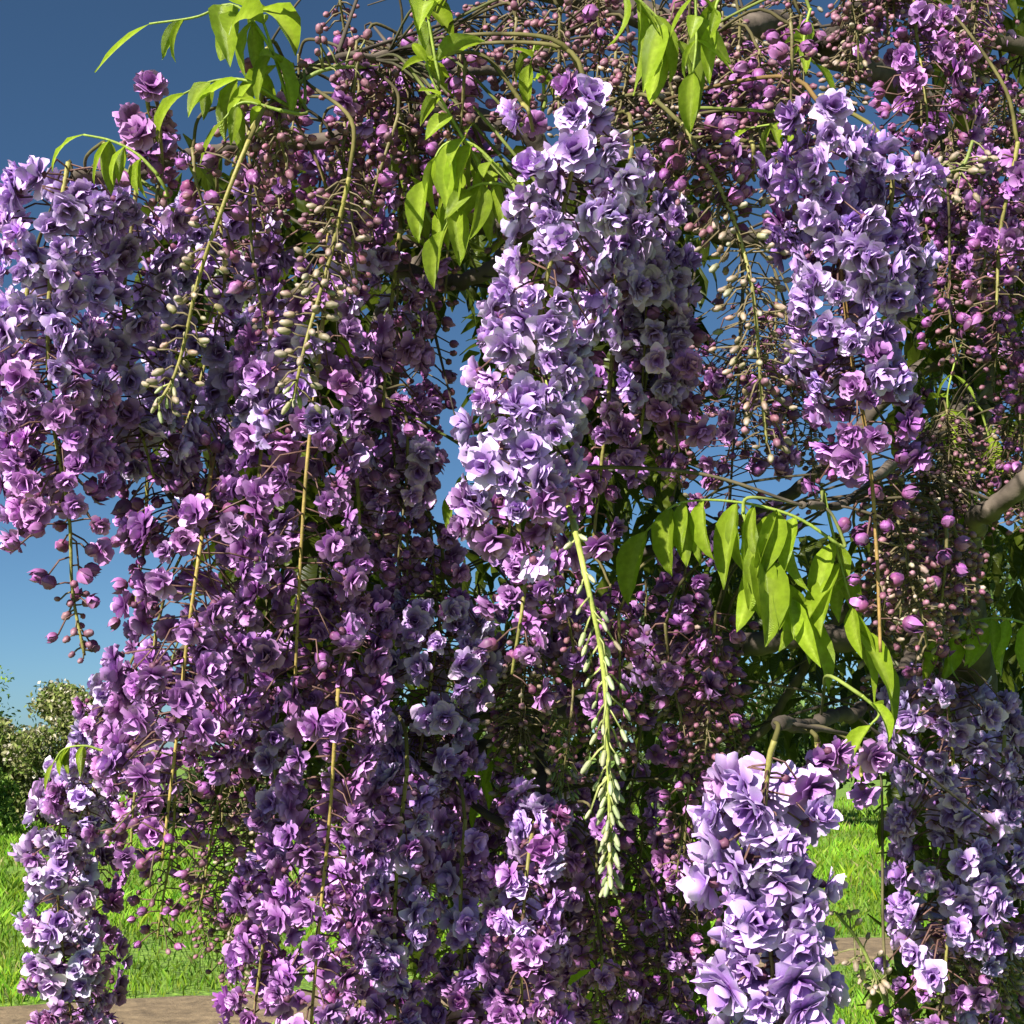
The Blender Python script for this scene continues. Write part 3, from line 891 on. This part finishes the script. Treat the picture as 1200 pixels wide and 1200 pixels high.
compound_leaf([(985, 640), (930, 605), (860, 588), (795, 590), (758, 622)], .66, 7, 92, 1, 1.8, .4)
compound_leaf([(870, 600), (885, 640), (912, 680), (940, 720)], .66, 7, 98, 2, 1.8, .45)
compound_leaf([(965, 575), (975, 620), (990, 680), (1008, 745), (1018, 760)], .67, 5, 104, 3, 1.2, .45)
compound_leaf([(600, 215), (555, 170), (520, 170), (500, 210)], .66, 4, 76, 31, 1.3, .5)
compound_leaf([(620, 230), (580, 215), (545, 225), (520, 270)], .66, 4, 70, 32, 1.1, .6)
compound_leaf([(330, 130), (285, 120), (262, 140)], .63, 2, 60, 33, .6, .9)
compound_leaf([(345, 105), (300, 30), (270, 5), (230, 20), (175, 28)], .64, 4, 86, 4, 1.1, .5)
compound_leaf([(335, 110), (320, 60), (300, 0), (290, -40)], .64, 3, 100, 5, .8, .7)
compound_leaf([(330, 120), (290, 95), (250, 95), (215, 110)], .64, 3, 68, 6, .9, .7)
compound_leaf([(185, 205), (160, 180), (130, 165), (98, 158)], .64, 3, 60, 7, 1.2, .4)
compound_leaf([(515, 95), (505, 40), (497, -10), (490, -40)], .66, 3, 90, 8, 1.0, .5)
compound_leaf([(560, 190), (530, 140), (505, 90), (498, 60)], .66, 4, 70, 9, .9, .6)
compound_leaf([(600, 210), (560, 180), (540, 190), (520, 240)], .68, 4, 62, 10, .9, .6)
compound_leaf([(640, 120), (632, 70), (628, 50), (622, 75)], .68, 3, 52, 11, 1.1, .5)
compound_leaf([(700, -20), (735, -10), (765, 15), (790, 45)], .62, 4, 100, 12, 1.2, .5)
compound_leaf([(812, -60), (815, 0), (816, 50), (812, 85)], .60, 3, 72, 13, .9, .8)
compound_leaf([(860, -10), (842, 0), (836, 25)], .60, 2, 74, 14, 1.0, .7)
compound_leaf([(950, 10), (945, 30), (942, 60), (955, 75)], .7, 2, 52, 15, 1.1, .4)
compound_leaf([(1230, 740), (1180, 725), (1140, 728), (1110, 745)], .78, 5, 66, 16, 1.3, .4)
compound_leaf([(120, 880), (100, 874), (75, 878), (62, 895)], .92, 3, 34, 17, 1.2, .4)
compound_leaf([(520, 270), (500, 250), (470, 160), (450, 150)], .72, 4, 56, 18, 1.0, .6)
compound_leaf([(1010, 815), (1030, 835), (1020, 850)], .62, 1, 60, 19, .5, .8)
compound_leaf([(560, 560), (540, 560), (532, 575)], .75, 1, 50, 20, 1.3, .4)
compound_leaf([(905, 130), (930, 140), (880, 150)], .7, 2, 48, 21, .8, .6)
compound_leaf([(590, 860), (575, 880), (560, 930)], .9, 3, 44, 22, 1.1, .5)
compound_leaf([(690, 1050), (700, 1100), (690, 1180)], 1.0, 4, 62, 23, 1.1, .5)
compound_leaf([(780, 1080), (770, 1120), (760, 1200)], 1.0, 4, 55, 24, 1.1, .5)
compound_leaf([(1150, 480), (1160, 530), (1140, 590)], 1.05, 4, 52, 25, 1.0, .6)
compound_leaf([(1120, 420), (1110, 470), (1120, 520)], 1.1, 4, 50, 26, 1.0, .6)
compound_leaf([(430, 700), (425, 725), (420, 790)], .84, 2, 34, 27, 1.1, .5)

# --- thin green shoots
for i, P in enumerate([[(1065, 222, .7), (1100, 205, .7), (1128, 195, .7), (1140, 165, .7)], [(300, 160, .66), (335, 112, .66), (380, 82, .66), (445, 78, .68)],
                       [(1040, 1180, .8), (1010, 1110, .8), (980, 1070, .8)]]):
    C = spline([at(*p) for p in P], 20); mb = MB()
    tube(mb, C, .0013, .0009, (.16, .2, .05), 6, .06, i)
    g = rng(i + 900)
    for q in range(22):
        p = C[g.integers(2, 20)]; dv = unit(g.normal(0, 1, 3)); e = p + dv * g.uniform(.006, .016)
        tube(mb, spline([p, (p + e) / 2 + [0, 0, .001], e], 3), .0006, .0005, (.2, .2, .08), 3)
        mb.place(TPL['N' if i != 1 else 'B'][0], frame(dv) * g.uniform(.004, .006), e)
    link("shoot", mb.mesh("shoot", M_STEM, C[0]), vine, C[0] - BASE)
    hang(C[0], 7000 + i)

# --- twigs, and an unseen leafy roof added above to keep sun off the interior
g = rng(77)
for i in range(110):
    B = SKEL[g.integers(0, len(SKEL))]
    if B[0] < -.10:
        continue
    dv = g.normal(0, 1, 3) * np.array([.1, .1, .08]); dv[1] = abs(dv[1]) + .03
    tube(TWIG, spline([B, B + dv * .5 + [0, 0, .02], B + dv + g.normal(0, .015, 3)], 8), .0012, .0005, np.array(BRK) * .8, 5, .1, i)
tag(link("twigs", TWIG.mesh("twigs", M_BARK, BASE), vine), kind='stuff')

fol = MB()
LT = leaflet(350, 1, .36, .6, .4, nl=4)
LT = (LT[0].reshape(4, 5, 3)[:, ::2].reshape(-1, 3), [t for i in range(3) for k in range(2) for t in ((i * 3 + k, i * 3 + k + 1, i * 3 + k + 4), (i * 3 + k, i * 3 + k + 4, i * 3 + k + 3))], LT[2].reshape(4, 5, 3)[:, ::2].reshape(-1, 3))


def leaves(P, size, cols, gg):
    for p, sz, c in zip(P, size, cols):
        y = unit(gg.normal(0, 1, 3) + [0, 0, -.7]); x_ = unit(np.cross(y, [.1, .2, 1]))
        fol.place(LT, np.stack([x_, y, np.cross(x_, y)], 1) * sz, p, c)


n = 3000  # roof leaves out of view, added to block the sun
d = g.uniform(1.0, 2.4, n); X = g.uniform(-.9, 1.5, n)
top = 1.5 + d * math.tan(PITCH + math.atan(600 / F)) + .04 + .10 * np.abs(np.sin(X * 5 + d * 4))
leaves(np.stack([X, d, top + g.random(n) ** 1.4 * .42], 1), g.uniform(.035, .065, n), g.uniform(.35, .75, n), g)
# leaves deep inside, with shade put into their colour by a low tone
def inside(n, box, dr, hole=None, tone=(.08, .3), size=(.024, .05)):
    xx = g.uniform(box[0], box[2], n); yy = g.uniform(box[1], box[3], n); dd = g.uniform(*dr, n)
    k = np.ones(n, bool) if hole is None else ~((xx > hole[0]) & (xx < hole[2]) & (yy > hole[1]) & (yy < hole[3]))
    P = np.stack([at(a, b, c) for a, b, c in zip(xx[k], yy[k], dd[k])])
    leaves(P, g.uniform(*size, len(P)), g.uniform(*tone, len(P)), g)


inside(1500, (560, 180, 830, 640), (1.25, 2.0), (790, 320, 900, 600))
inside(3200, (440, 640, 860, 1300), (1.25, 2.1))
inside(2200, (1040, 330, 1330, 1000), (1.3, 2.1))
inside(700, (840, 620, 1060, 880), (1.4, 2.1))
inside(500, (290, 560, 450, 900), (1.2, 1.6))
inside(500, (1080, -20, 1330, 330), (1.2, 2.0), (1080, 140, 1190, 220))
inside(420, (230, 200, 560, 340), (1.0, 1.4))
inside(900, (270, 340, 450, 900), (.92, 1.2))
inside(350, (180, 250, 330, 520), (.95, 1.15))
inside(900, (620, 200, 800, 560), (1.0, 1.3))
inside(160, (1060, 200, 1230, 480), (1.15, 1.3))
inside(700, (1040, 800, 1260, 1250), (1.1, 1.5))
tag(link("crown", fol.mesh("crown", M_LEAF, BASE), vine), kind='stuff')  # joins the added shading roof and the darkened inner leaves
print("racemes", len(RACS), "florets", len(ALLF))
